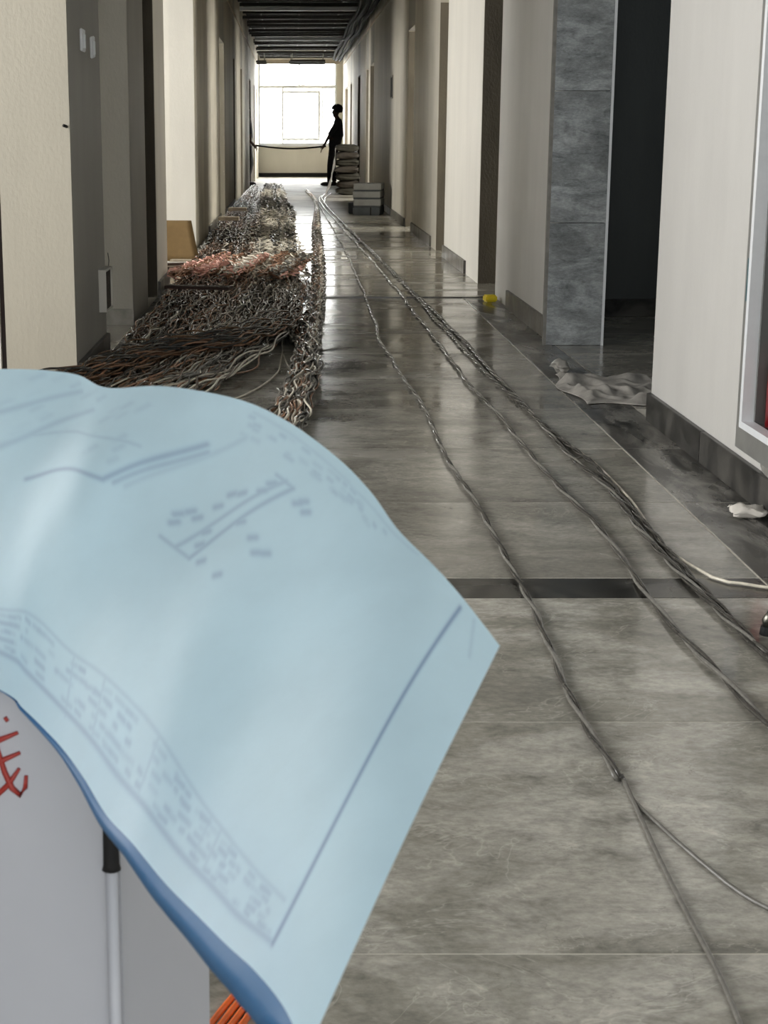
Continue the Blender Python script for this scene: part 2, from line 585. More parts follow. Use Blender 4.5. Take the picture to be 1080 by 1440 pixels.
# pale edge bead near the top of both walls
for x, s_, par in ((WL, 1, wl), (WR, -1, wr)):
    x0, x1 = sorted((x, x + s_ * .014))
    MB().box(x0, x1, 15, END, 2.775, 2.80, 'wood_pale').build('edge_bead', par)
x0 = WR - .012
# end wall with the big window
mb = MB()
mb.box(WL - TH, WR + TH, END, END + .2, 0, .80, 'wall_white')
mb.box(1.13, WR + TH, END, END + .2, .80, H, 'wall')
mb.box(WL - TH, -.86, END, END + .2, .80, H, 'wall')
mb.box(WL - TH, WR + TH, END, END + .2, 2.92, H, 'wall')
mb.box(-4.6, WL - TH, END, END + .2, 0, H, 'wall')
mb.box(WR + TH, 4.6, END, END + .2, 0, H, 'wall')
struct(mb.build('wall_end'), 'low white wall below the bright window at the corridor end', 'wall')
win = struct(empty('window_1', (0, END + .1, .8)), 'large bright aluminium window at the far end of the corridor', 'window')


def wbar(name, x0, x1, z0, z1, d=.03):
    MB().box(x0, x1, -d, d, z0 - .8, z1 - .8, 'alu').build(name, win)


wbar('window_frame', -.86, -.82, .80, 2.92)
wbar('window_frame', 1.09, 1.13, .80, 2.92)
wbar('window_frame', -.82, 1.09, .80, .85)
wbar('window_frame', -.82, 1.09, 2.87, 2.92)
wbar('transom', -.82, 1.09, 2.22, 2.30, .025)
wbar('mullion', .16, .20, 2.30, 2.87)
wbar('mullion', -.265, -.22, .85, 2.22)
wbar('sash_frame', .66, .72, .92, 2.16, .02)
wbar('sash_frame', -.22, .66, .92, .98, .02)
wbar('sash_frame', -.22, .66, 2.10, 2.16, .02)
wbar('mullion', .76, .79, .85, 2.22)
for (x0, x1, z0, z1) in ((-.82, -.265, .85, 2.22), (-.22, .66, .98, 2.10), (.79, 1.09, .85, 2.22), (-.82, .16, 2.30, 2.87), (.20, 1.09, 2.30, 2.87)):
    MB().box(x0, x1, -.003, .003, z0 - .8, z1 - .8, 'glass').build('pane', win)
MB().box(-.9, 1.15, -.2, .02, -.03, 0, 'alu').build('window_sill', win)

# lobby around the camera
mb = MB()
mb.box(-1.152, WL - TH, 6.5, 6.7, 0, H, 'wall_pier')
mb.box(WL - TH, WL, 6.485, 6.5, 0, H, 'wall_pier')
mb.box(-1.152, WL - TH, 6.485, 6.5, 0, H, 'wall_pier')
mb.box(-2.15, -1.152, 6.5, 6.7, 2.6, H, 'wall')
mb.box(-3.4, -2.15, 6.5, 6.7, 0, H, 'wall')
mb.box(-3.6, -3.4, -3, 6.7, 0, H, 'wall')
mb.box(-3.6, 1.5, -3.2, -3, 0, H, 'wall')
struct(mb.build('wall_lobby'), 'cream plastered wall pier facing the camera at far left', 'wall')
d1 = struct(MB().box(-2.14, -1.188, 6.60, 6.65, 0.01, 2.58, 'door').build('door_1'), 'dark brown door edge at the far left behind the cream pier', 'door')
MB().box(-1.187, -1.153, 6.52, 6.69, 0, 2.58, 'door').build('door_frame', d1)
MB().box(-1.45, -1.174, 6.48, 6.51, 0, 2.58, 'wall_white').build('door_casing', d1)

# skirting boards
for n_, (x, s_, a, b, mt, hh) in enumerate((
        (WR, -1, -3.0, 5.785, 'skirt', .10), (WR, -1, 7.98, 9.75, 'skirt_far', .105), (WR, -1, 12.2, 14.0, 'skirt_far', .10),
        (WR, -1, 15.3, 17.8, 'skirt_far', .10), (WR, -1, 18.9, 26.6, 'skirt_far', .09), (WL, 1, 6.50, 7.55, 'skirt', .11),
        (WL, 1, 10.52, 11.34, 'skirt_far', .09), (WL, 1, 17.0, 19.9, 'skirt_far', .10), (WL, 1, 21.3, 24.6, 'skirt_far', .1))):
    x0, x1 = sorted((x, x + s_ * .018))
    y_ = a
    par = struct(empty('baseboard_' + ('right' if x > 0 else 'left'), (x, a, 0)), '%s stone skirting along the %s wall, %s stretch' % (
        'dark' if mt == 'skirt' else 'grey', 'right' if x > 0 else 'left', ['nearest', 'second', 'third', 'fourth', 'fifth', 'nearest', 'second', 'third', 'fourth'][n_]), 'skirting')
    if a < 0:
        y_ = .2
    i = 0
    while y_ < b - .01:
        e = min(y_ + .8, b)
        MB().box(x0 - x, x1 - x, y_ - a + .001, e - a - .001, 0, hh, mt).build('skirting_stone', par, bevel=.0015)
        y_ = e
struct(MB().box(WL, 1.3, END - .018, END, 0, .10, 'black').build('baseboard_end'), 'black skirting under the far window wall', 'skirting')
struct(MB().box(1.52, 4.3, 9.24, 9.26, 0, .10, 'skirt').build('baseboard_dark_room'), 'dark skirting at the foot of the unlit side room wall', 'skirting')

# tiled pillar face at the right doorway
pil = tag(empty('tiled_pier', (1.235, 7.94, 0)), 'grey stone-tiled pier end with white edge trim beside the dark doorway', 'pillar')
zz = 0
for h_ in (.595, .62, .60, .60, .18):
    MB().box(.015, .285, 0, .035, zz + .0015, min(zz + h_, H - .01) - .0015, 'tile_wall').build('wall_tile', pil, bevel=.0012)
    zz += h_
MB().box(.285, .297, -.004, .036, 0, 2.595, 'alu').build('edge_trim', pil)
MB().box(.0, .015, .002, .036, 0, 2.595, 'cement').build('mortar_edge', pil)

# niche in the right wall
nb = tag(empty('switch_box_niche', (WR, 21.5, 1.5)), 'small dark recessed switch box high on the right corridor wall', 'switch box')
MB().box(-.006, .0, -.0, .42, 0, .27, 'black').build('niche_shade', nb)  # flat black plate stands for the shade inside the niche
for a_, b_, c_, d_ in ((-.012, .01, 0, .27), (.41, .43, 0, .27), (0, .42, -.01, .01), (0, .42, .26, .28)):
    MB().box(-.012, .0, a_, b_, c_, d_, 'wall_grey').build('rim', nb)

# building across the way
bl = tag(empty('apartment_building', (0, 0, 0)), 'pale overexposed building seen through the far window', 'building')
MB().box(.6, 14, 70, 80, -8, 3.4, 'facade').build('wall', bl)
MB().box(.4, 14.2, 69.7, 80, 3.4, 3.7, 'facade').build('roof_edge', bl)
for i in range(4):
    for j in range(4):
        z0 = -6.2 + j * 2.6
        f = MB().box(1.2 + i * 1.6, 2.1 + i * 1.6, 69.93, 70.01, z0, z0 + 1.3, 'facade_win').build('window', bl)

# ---------------------------------------------------------------- cables
def smooth_path(pts, step):
    """Catmull-Rom through ground points (x,y)"""
    P = np.array(pts, float)
    P = np.vstack([2 * P[0] - P[1], P, 2 * P[-1] - P[-2]])
    out = []
    for i in range(1, len(P) - 2):
        L = np.linalg.norm(P[i + 1] - P[i])
        n = max(2, int(L / step))
        for t in np.arange(n) / n:
            a, b, c_, d = P[i - 1], P[i], P[i + 1], P[i + 2]
            out.append(.5 * ((2 * b) + (-a + c_) * t + (2 * a - 5 * b + 4 * c_ - d) * t * t + (-a + 3 * b - 3 * c_ + d) * t ** 3))
    out.append(P[-2])
    return np.array(out)


def wob(n, seed, amp, wl_pts):
    r = np.random.default_rng(seed)
    x = np.arange(n)
    k = max(4, int(n / wl_pts) + 3)
    return np.interp(x, np.linspace(0, n - 1, k), r.uniform(-1, 1, k)) * amp


def bundle(name, path, n, r, rb, pitch, mats, label, parent=None, sides=6):
    root = tag(empty(name, (0, 0, 0)), label, 'cable', 'grey cable lines along the right of the floor')
    P = smooth_path(path, .03)
    N = len(P)
    T = np.gradient(P, axis=0)
    T /= np.linalg.norm(T, axis=1)[:, None]
    nrm = np.stack([T[:, 1], -T[:, 0]], 1)
    d = np.r_[0, np.cumsum(np.linalg.norm(np.diff(P, axis=0), axis=1))]
    lat = wob(N, len(label), .008, 14)
    for k in range(n):
        ph = 2 * PI * k / n + d * 2 * PI / pitch + wob(N, k + 5, .9, 20)
        off = rb * np.cos(ph) + lat
        z = r + (rb if n > 1 else 0) * (1 + np.sin(ph)) * .8
        pts = [(P[i, 0] + nrm[i, 0] * off[i], P[i, 1] + nrm[i, 1] * off[i], z[i] + .001) for i in range(N)]
        mt = mats[k % len(mats)]
        if n == 1:
            o = MB().tube(pts, r, mt, sides).build(name, smooth=True)
            bpy.data.objects.remove(root)
            return tag(o, label, 'cable', 'grey cable lines along the right of the floor')
        MB().tube(pts, r, mt, sides).build('cable', root, smooth=True)
    return root


L1 = [(.26, 31), (.379, 25.77), (.468, 16.04), (.475, 10.4), (.444, 8.1), (.487, 6.29), (.493, 5.22), (.514, 4.06), (.521, 3.63), (.514, 3.2), (.514, 2.7), (.525, 2.405)]
L2 = [(.62, 30), (.435, 25.77), (.671, 12.91), (.715, 9.08), (.728, 6.87), (.761, 5.5), (.778, 4.68), (.8, 4.06), (.794, 3.55), (.797, 3.15), (.81, 2.87), (.825, 2.5), (.85, 1.8), (.95, .9)]
L3 = [(.66, 31), (.491, 25.77), (.776, 11.9), (.819, 9.86), (.861, 7.82), (.88, 6.03), (.89, 5.12), (.912, 4.58), (.905, 3.78), (.915, 3.35), (.927, 2.95), (.96, 2.2), (1.05, 1.2)]
L4 = [(.70, 30), (.508, 24.95), (.771, 11.44), (.80, 9.2), (.82, 7.96), (.85, 6.66), (.905, 5.44), (.94, 4.84), (.93, 4.18), (.93, 3.71), (.935, 3.31), (.945, 2.93), (1.0, 2.1), (1.1, 1.2)]
bundle('cable_bundle', L1, 2, .0043, .0043, .36, ['cab_dark', 'cab_grey'], 'leftmost twisted line of grey cables on the polished tiles')
bundle('cable', [(.525, 2.42), (.524, 2.167), (.523, 1.97), (.524, 1.8), (.518, 1.656), (.50, 1.3), (.52, .9)], 1, .0040, 0, 1, ['cab_grey'], 'single grey cable running to the bottom right edge, left fork')
bundle('cable', [(.528, 2.42), (.53, 2.321), (.555, 2.212), (.584, 2.079), (.604, 2.006), (.635, 1.949), (.75, 1.8)], 1, .0032, 0, 1, ['cab_grey'], 'thin single grey cable curving off to the right, right fork')
bundle('cable_bundle', L2, 2, .0044, .0046, .5, ['cab_grey', 'cab_dark'], 'middle twisted line of grey cables between the other two lines')
bundle('cable_bundle', L3, 3, .0038, .0055, .45, ['cab_dark', 'cab_grey', 'cab_dark'], 'thick twisted dark cable line nearest the right wall')
bundle('cable_bundle', L4, 2, .0040, .005, .3, ['cab_dark', 'cab_dark'], 'thin dark cable pair winding beside the thick right line')
bundle('cable', [(.90, 5.6), (.941, 5.0), (.95, 4.486), (.925, 3.9), (.972, 3.614), (1.03, 3.56), (1.094, 3.523), (1.2, 3.5)], 1, .0042, 0, 1, ['cab_pale'], 'single pale cable crossing the dark stone band to the right')
bundle('cable', [(-.042, 8.73), (-.053, 7.44), (-.079, 6.87), (-.173, 6.38), (-.3, 6.1)], 1, .004, 0, 1, ['cab_pale'], 'loose pale cable lying on bare tile beside the brown heap')
bundle('cable', [(-.037, 7.56), (.012, 6.66), (-.017, 6.29), (-.106, 5.8)], 1, .004, 0, 1, ['cab_pale'], 'loose pale cable curling between heap and narrow bundle')


def heap(name, strands, label, group=None, sides=4):
    """strands: list of (pts Nx3, r, matkey); one joined mesh"""
    vs, fs, ms, mats = [], [], [], []
    base = 0
    for P, r, mt in strands:
        if mt not in mats:
            mats.append(mt)
        n = len(P)
        T = np.gradient(P, axis=0)
        T /= np.linalg.norm(T, axis=1)[:, None] + 1e-9
        A = np.cross(T, [0, 0, 1.0])
        A /= np.linalg.norm(A, axis=1)[:, None] + 1e-9
        B = np.cross(A, T)
        ring = []
        for j in range(sides):
            an = 2 * PI * j / sides + .4
            ring.append(P + r * (A * math.cos(an) + B * math.sin(an)))
        V = np.stack(ring, 1).reshape(-1, 3)
        vs.append(V)
        i = np.arange(n - 1)[:, None] * sides
        j = np.arange(sides)[None, :]
        j2 = (j + 1) % sides
        F = np.stack([i + j, i + j2, i + sides + j2, i + sides + j], -1).reshape(-1, 4) + base
        fs.append(F)
        ms.append(np.full(len(F), mats.index(mt)))
        base += len(V)
    V = np.vstack(vs); F = np.vstack(fs); Mi = np.concatenate(ms)
    me = bpy.data.meshes.new(name)
    me.vertices.add(len(V)); me.vertices.foreach_set('co', V.ravel())
    me.loops.add(len(F) * 4); me.loops.foreach_set('vertex_index', F.ravel().astype(np.int32))
    me.polygons.add(len(F)); me.polygons.foreach_set('loop_start', np.arange(len(F), dtype=np.int32) * 4)
    for m in mats:
        me.materials.append(M[m])
    me.polygons.foreach_set('material_index', Mi.astype(np.int32))
    me.polygons.foreach_set('use_smooth', np.ones(len(F), bool))
    me.update(calc_edges=True)
    o = link(name, me)
    tag(o, label, 'cables', group, 'stuff')
    return o


def strand(path, step, seed, amp, wl_m, z0, zamp, far_amp=None):
    P = smooth_path(path, step)
    n = len(P)
    T = np.gradient(P, axis=0)
    T /= np.linalg.norm(T, axis=1)[:, None] + 1e-9
    nrm = np.stack([T[:, 1], -T[:, 0]], 1)
    r = np.random.default_rng(seed)
    d = np.r_[0, np.cumsum(np.linalg.norm(np.diff(P, axis=0), axis=1))]
    ph = r.uniform(0, 6.28, 4)
    off = amp * (.6 * np.sin(d * 2 * PI / wl_m + ph[0] + 1.5 * np.sin(d * .9 + ph[1])) + .5 * np.sin(d * 2 * PI / (wl_m * .43) + ph[2]) + .3 * r.standard_normal(n).cumsum() / math.sqrt(n))
    z = z0 + zamp * (.5 + .5 * np.sin(d * 2 * PI / (wl_m * .8) + ph[3]))
    # keep inside the corridor
    x = P[:, 0] + nrm[:, 0] * off
    yv = P[:, 1] + nrm[:, 1] * off
    inside = (yv > 7.7) | (yv < 6.3)
    x = np.where((yv > 6.35) & (yv < 14.9) & ~((yv > 7.65) & (yv < 8.75)) & ~((yv > 11.45) & (yv < 14.7)), np.maximum(x, WL + .035), x)
    x = np.where(yv >= 14.7, np.maximum(x, WL + .035), x)
    return np.stack([x, yv, np.maximum(z, .006)], 1)


# left heap: upper/lower lateral limits of the heap along the corridor
HD = [34, 31, 26, 22, 18, 15, 13, 11.3, 10, 9, 8.1, 7.3, 6.6, 5.9, 5.2]
HL = [-.84, -.84, -.84, -.83, -.82, -.80, -.78, -.77, -.78, -.80, -.80, -.80, -.80, -.95, -1.2]
HR = [-.30, -.22, -.14, -.08, -.02, .03, .05, .06, .04, .02, -.05, -.16, -.27, -.42, -.6]
matw = ['cab_brown', 'cab_umber', 'cab_dark', 'cab_copper', 'cab_grey', 'cab_pale']


def lane(u, ds):
    return [(np.interp(-d, [-q for q in HD], HL) * (1 - u) + np.interp(-d, [-q for q in HD], HR) * u, d) for d in ds]


st = []
for i in range(210):
    u = random.random() ** 1.25
    us = [min(1.07, max(0, u + random.uniform(-.14, .14))) for _ in range(5)]
    e = random.uniform(4.9, 6.8)
    s0 = random.uniform(14, 34)
    ds = [s0, s0 * .75 + 2.5, 13.2, 10.6, 8.4, 7.0, e]
    ds = sorted(set(round(d, 2) for d in ds), reverse=True)
    path = []
    for k, d in enumerate(ds):
        uu = us[k % 5]
        path.append(lane(uu, [d])[0])
    if u < .62:
        mt = random.choices(matw, [30, 26, 18, 14, 8, 4])[0]
    else:
        mt = random.choices(matw, [14, 12, 18, 10, 20, 26])[0]
    st.append((strand(path, .075, i, random.uniform(.008, .026), random.uniform(.45, 1.1), .006 + random.random() * .05, random.uniform(.005, .03)), random.uniform(.0036, .0052), mt))
heap('cable_heap', st, 'wide tangled heap of brown and grey cables running along the left wall', 'heaps of pulled cables')

# far cables coloured pale to stand for glare on the strands
st = []
for i in range(30):
    u = random.uniform(.55, 1.02)
    us = [u + random.uniform(-.12, .12) for _ in range(5)]
    ds = [33.5, 27, 21, 16, 13, 11.2]
    path = [lane(us[k % 5], [d])[0] for k, d in enumerate(ds)]
    st.append((strand(path, .09, 900 + i, random.uniform(.02, .05), random.uniform(.4, .9), .03 + random.random() * .05, .03), .0055, random.choice(['cab_pale', 'cab_pale', 'cab_grey'])))
heap('cable_heap', st, 'cables on top of the far part of the heap, coloured pale for glints', 'heaps of pulled cables')

# pinkish copper tangles just beyond the threshold
def tangle(cx, cy, wx, wy, n, seed, label, mats=('cab_pink', 'cab_pink', 'cab_copper')):
    r = random.Random(seed)
    st = []
    for i in range(n):
        x0 = cx + r.uniform(-wx, wx)
        x1 = x0 + r.uniform(-.06, .10)
        path = [(x0 - .10, cy - wy), (x0 + r.uniform(-.05, .05), cy - wy * .3), (x1, cy + wy * .4), (x1 + .06, cy + wy)]
        st.append((strand(path, .03, seed * 50 + i, r.uniform(.02, .045), r.uniform(.14, .3), .07 + r.random() * .05, .03), .0052, r.choice(mats)))
    heap('cable_tangle', st, label, 'pink copper cable tangles', sides=5)


tangle(-.70, 11.45, .03, .6, 8, 3, 'pink cable tangle nearest the left wall')
tangle(-.56, 11.8, .03, .75, 8, 4, 'pink cable tangle second from the left wall')
tangle(-.36, 11.6, .06, .8, 20, 5, 'wide pink and brown cable tangle in the middle of the heap', ('cab_pink', 'cab_copper', 'cab_brown', 'cab_pale', 'cab_copper', 'cab_grey'))
tangle(-.06, 11.7, .09, .9, 26, 6, 'copper cable tangle at the right side of the heap', ('cab_pink', 'cab_copper', 'cab_brown', 'cab_pale', 'cab_copper', 'cab_grey'))

# sweeping strands that cross from the right of the heap to the lower left
st = []
for i in range(46):
    a = random.uniform(-.08, .05)
    q = random.uniform(-.25, .35)
    path = [(a, 9.6 + q), (a - .02, 8.5 + q), (a - .25, 7.6 + q * .8), (a - .62, 7.05 + q * .6), (a - .80, 6.55 + q * .4), (a - 1.0, 6.0 + q * .3), (a - 1.5, 5.2)]
    path = [(max(x, WL + .05) if yv > 6.3 else x, yv) for x, yv in path]
    st.append((strand(path, .05, 400 + i, .014, .5, .05 + random.random() * .05, .02), random.uniform(.004, .0055), random.choice(['cab_brown', 'cab_umber', 'cab_dark', 'cab_copper'])))
heap('cable_heap', st, 'dark brown cables sweeping across the near end of the heap', 'heaps of pulled cables')
# strands joining heap and bundle
st = []
for i in range(26):
    a = random.uniform(-.1, .04)
    path = [(a, 9.9), (a + .02, 8.9), (a + .05 + random.uniform(0, .06), 8.1), (random.uniform(.03, .12), 7.2), (random.uniform(-.04, .1), 6.4), (random.uniform(-.12, .06), 5.6), (-.1, 5.0)]
    st.append((strand(path, .04, 600 + i, .012, .6, .008 + random.random() * .03, .02), .0045, random.choice(['cab_dark', 'cab_pale', 'cab_grey', 'cab_copper'])))
heap('cable_heap', st, 'loose cables branching from the heap into the narrow bundle', 'heaps of pulled cables')

# narrow bundle right of the heap, cables one by one
nb_ = tag(empty('cable_bundle', (0, 0, 0)), 'narrow bundle of grey and copper cables just right of the heap', 'cable', 'heaps of pulled cables')
for i in range(26):
    o_ = random.uniform(-.045, .045)
    path = [(.27 + o_ * .5, 31), (.37 + o_ * .3, 25.5), (.27 + o_, 18), (.235 + o_, 14.5), (.185 + o_, 11.3), (.13 + o_, 9.2), (.095 + o_ * 1.1, 8.1), (.06 + o_ * 1.1, 7.2), (.03 + o_ * 1.1, 6.4), (.0 + o_ * 1.1, 5.65), (-.05 + o_, 4.9), (-.15 + o_, 4.3)]
    P = strand(path, .05, 800 + i, .016, random.uniform(.4, .8), .006 + random.random() * .03, .014)
    mt = random.choice(['cab_pale', 'cab_grey', 'cab_pale', 'cab_copper', 'cab_brown', 'cab_dark'])  # extra pale cables stand for bright glints along the bundle
    MB().tube([tuple(p) for p in P], .0045, mt, 5).build('cable', nb_, smooth=True)

# orange cables low at the carton's foot
for i, (dx, lb) in enumerate(((0, 'left orange cable peeking out beside the white carton'), (.012, 'second orange cable peeking out beside the white carton'), (.024, 'third orange cable peeking out beside the white carton'), (.036, 'right orange cable peeking out beside the white carton'))):
    P = smooth_path([(-.16 + dx, 1.50), (-.115 + dx, 1.62), (-.085 + dx, 1.70), (-.06 + dx, 1.78), (-.05 + dx, 1.95)], .02)
    o = MB().tube([(p[0], p[1], .006) for p in P], .0045, 'cab_orange', 6).build('cable', smooth=True)
    tag(o, lb, 'cable', 'orange cables beside the white carton')


# ---------------------------------------------------------------- things along the corridor
def soft_box(name, sx, sy, sz, mat, seed, puff=.35, noise=.02, parent=None, cuts=5):
    bm = bmesh.new()
    bmesh.ops.create_cube(bm, size=1)
    bmesh.ops.subdivide_edges(bm, edges=bm.edges[:], cuts=cuts, use_grid_fill=True)
    r = random.Random(seed)
    ph = [r.uniform(0, 6) for _ in range(6)]
    for v in bm.verts:
        x, y, z = v.co
        nx = 1 - puff * (abs(2 * z) ** 3) * .12
        e = 1 - puff * (abs(2 * x) ** 4 * .5 + abs(2 * y) ** 4 * .3)
        k = noise * (math.sin(7 * x + ph[0] + 3 * y) + math.sin(9 * y + ph[1] + 5 * z) + math.sin(11 * z + ph[2] + 4 * x))
        v.co = Vector((x * sx * nx + k * .5, y * sy * nx + k * .5, z * sz * e + k * .3))
    me = bpy.data.meshes.new(name)
    bm.to_mesh(me)
    bm.free()
    me.materials.append(M[mat])
    me.polygons.foreach_set('use_smooth', [True] * len(me.polygons))
    return link(name, me, parent)


names = ['bottom', 'second from bottom', 'third from bottom', 'fourth from bottom', 'fifth from bottom', 'sixth from bottom', 'topmost']
for i in range(7):
    o = soft_box('cement_sack', .40 + random.uniform(-.02, .02), .62, .132, 'sack' if i % 2 else 'sack_b', i, .75, .018)
    o.location = (.985 + random.uniform(-.025, .02), 29.4 + random.uniform(-.02, .02), .066 + i * .124)
    o.rotation_euler = (0, 0, random.uniform(-.06, .06))
    tag(o, 'dark paper cement sack, %s in the pile by the right wall' % names[i], 'sack', 'pile of sacks by the right wall')


def cloth(name, fn, nu, nv, mat, thick=.002):
    V = [fn(u / nu, v / nv) for u in range(nu + 1) for v in range(nv + 1)]
    F = [(u * (nv + 1) + v, (u + 1) * (nv + 1) + v, (u + 1) * (nv + 1) + v + 1, u * (nv + 1) + v + 1) for u in range(nu) for v in range(nv)]
    me = bpy.data.meshes.new(name)
    me.from_pydata(V, [], F)
    me.materials.append(M[mat])
    me.polygons.foreach_set('use_smooth', [True] * len(F))
    o = link(name, me)
    if thick:
        sm = o.modifiers.new('solid', 'SOLIDIFY')
        sm.thickness = thick
    return o


def f(u, v):   # plastic sheet sliding off the left side of the sack pile
    z = .80 * (1 - u) ** 1.15 + .012
    x = .77 - .16 * u ** 1.6 - .012 * math.sin(u * 15 + v * 4) - .03 * abs(math.sin(v * 7)) * u
    return (x, 29.06 + v * .30 + .03 * math.sin(u * 6), z)


tag(cloth('plastic_sheet', f, 20, 14, 'plastic'), 'pale plastic sheet slumped down the left side of the sack pile', 'sheet')

hs = [.105, .105, .10, .10]
z_ = 0
lb = ['bottom dark banded carton of the short stack', 'second carton from the bottom of the short stack', 'third carton from the bottom of the short stack', 'top light grey carton of the short stack']
for i, h_ in enumerate(hs):
    t = tag(empty('tile_carton', (1.0 + .006 * (i % 2), 21.75, z_), math.radians(-9 + i % 2)), lb[i] + ' by the right wall', 'box', 'stack of cartons by the right wall')
    m_ = 'carton_dark' if i == 0 else 'carton_grey'
    MB().box(-.162, .182, -.257, .297, 0, h_ - .006, 'carton_dark').build('body', t, bevel=.004)
    MB().box(-.168, .188, -.262, .302, h_ * .22, h_ - .002, m_).build('lid', t, bevel=.003)
    if i == 0:
        MB().box(.06, .075, -.264, .304, -.0, h_ - .0005, 'black').build('strap', t)
    z_ += h_
t = tag(empty('tile_carton', (.86, 22.2, 0), 0), 'dark box half hidden to the left of the short carton stack', 'box')
MB().box(-.1, .0, -.15, .15, 0, .14, 'carton_dark').build('body', t, bevel=.004)
MB().box(-.103, .003, -.153, .153, .11, .142, 'carton_dark').build('lid', t, bevel=.004)

# cardboard leaning in the bright left doorway and the off-cuts in front of it
def f(u, v):
    return (-1.22 + u * .47 + v * .0 - .075 * v * u, 13.15 + .22 * v + .02 * math.sin(u * 3), .028 + .31 * v)


o = cloth('cardboard_sheet', f, 8, 6, 'cardboard', .006)
tag(o, 'brown cardboard sheet leaning in the bright left doorway', 'cardboard')
for i, (cx, cy, L_, a_, zz_, m_, lb_) in enumerate(((-.88, 12.75, .62, .06, .012, 'wood_dark', 'dark lath lying under the cardboard'), (-.80, 12.62, .66, -.10, .03, 'wood_pale', 'pale lath lying on top in front of the cardboard'),
                                              (-.86, 12.52, .60, .16, .05, 'wood_dark', 'dark lath crossing on top in front of the cardboard'), (-.72, 12.9, .5, -.22, .048, 'wood_pale', 'short pale lath reaching into the cable heap'))):
    Mx = Matrix.Rotation(a_, 4, 'Z')
    o = MB().box(-L_ / 2, L_ / 2, -.03, .03, -.009, .009, m_, Mx).build('wood_lath', bevel=.002)
    o.location = (cx, cy, zz_)
    tag(o, lb_, 'wood', 'laths by the cardboard')
# plank over the cables at the threshold
o = MB().box(-.20, .20, -.05, .05, -.009, .009, 'wood_dark', Matrix.Rotation(-.25, 4, 'Z')).build('plank', bevel=.002)
o.location = (-.56, 9.72, .125)
tag(o, 'dark reddish plank lying across the cable heap at the threshold', 'plank')
# two low white blocks at the wall further along
for i, (x, y_, lb_) in enumerate(((-.72, 18.2, 'low pale plank end at the left wall, nearer one'), (-.70, 20.6, 'low pale plank end at the left wall, farther one'))):
    o = MB().box(-.10, .13, -.08, .08, -.02, .02, 'wood_pale').build('wood_block', bevel=.003)
    o.location = (x, y_, .12)
    tag(o, lb_, 'wood', 'pale plank ends on the heap')

# junction box on the left wall end
t = tag(empty('junction_box', (WL, 7.3, .23)), 'small open white electric box on the grey left wall end', 'junction box')
MB().box(-.002, .034, -.004, .0, 0, .19, 'box_white').build('side_plate', t)
MB().box(0, .026, 0.004, .25, 0, .185, 'speckle').build('back_panel', t)
for b_ in ((.0, .034, .0, .25, .18, .19), (.0, .034, .243, .25, 0, .19), (.0, .034, 0, .25, 0, .006)):
    MB().box(*b_, 'box_white').build('rim', t)
MB().tube([(.02, .23, .19), (.022, .235, .215), (.018, .23, .25)], .002, 'black', 5).build('wire_end', t)
for i, (y_, z0, z1, lb_) in enumerate(((6.93, 1.345, 1.435, 'left of two white plastic clips high on the left wall end'), (7.27, 1.335, 1.425, 'right of two white plastic clips high on the left wall end'))):
    t = tag(empty('wall_clip', (WL, y_, z0)), lb_, 'clip', 'white clips on the left wall')
    MB().box(0, .010, -.055, .055, 0, z1 - z0, 'alu').build('plate', t, bevel=.003)
    MB().box(.01, .016, -.02, .02, .012, z1 - z0 - .02, 'alu').build('rib', t, bevel=.002)
    t.rotation_euler = (math.radians(i * 5), 0, 0)
t = tag(MB().tube([(WL - .012, 6.485, 1.04), (WL - .012, 6.455, 1.042), (WL - .020, 6.448, 1.045)], .006, 'black', 6).build('wall_hook'), 'small black hook on the corner of the cream pier', 'hook')

# dust sheet in the right doorway
def f(u, v):
    x = 1.13 + u * .40 + .02 * math.sin(v * 9)
    y_ = 6.12 + v * (.80 - .12 * u) + .03 * math.sin(u * 8)
    e = min(u, 1 - u, v, 1 - v) * 9
    w_ = v + .10 * math.sin(u * 5 + 1) + .03 * math.sin(u * 19 + v * 8)
    k1 = .5 + .5 * math.cos(w_ * 17)
    k2 = .5 + .5 * math.cos(w_ * 41 + u * 9)
    k3 = .5 + .5 * math.cos(u * 13 - v * 21 + 2.5 * math.sin(v * 9))
    z = .004 + min(1, e) * (.030 * k1 ** 3 * (1 - .5 * u) + .010 * k2 ** 2 + .012 * k3 ** 2)
    return (x - .03 * math.sin(v * 3), y_, z)


tag(cloth('dust_sheet', f, 90, 100, 'sheet', .0015), 'crumpled grey dust sheet on the floor before the dark doorway', 'sheet')
o = soft_box('bag_scrap', .05, .16, .05, 'plastic', 31, .8, .008)
o.location = (1.165, 6.98, .03)
tag(o, 'bunched pale plastic end at the left tip of the dust sheet', 'plastic scrap')
# rag and other small bits
o = soft_box('rag', .085, .085, .03, 'rag', 5, 1.2, .007)
o.location = (1.232, 4.26, .016)
tag(o, 'small white rag on the floor by the right skirting', 'rag')
o = MB().box(-.036, .036, -.04, .04, 0, .042, 'yellow').build('yellow_block', bevel=.008)
o.location = (1.235, 10.12, 0)
o.rotation_euler = (0, 0, .2)
tag(o, 'small bright yellow plastic piece at the doorway corner', 'plastic piece')
t = tag(empty('door_stop', (.985, 3.19, 0)), 'small chrome and black fitting on the tiles at the right edge', 'fitting')
MB().tube([(0, 0, 0), (0, 0, .018)], [.020, .018], 'black', 14).build('base', t, smooth=False)
MB().tube([(0, 0, .018), (0, 0, .03), (.004, 0, .05)], [.014, .017, .010], 'metal', 14).build('cap', t, smooth=True)

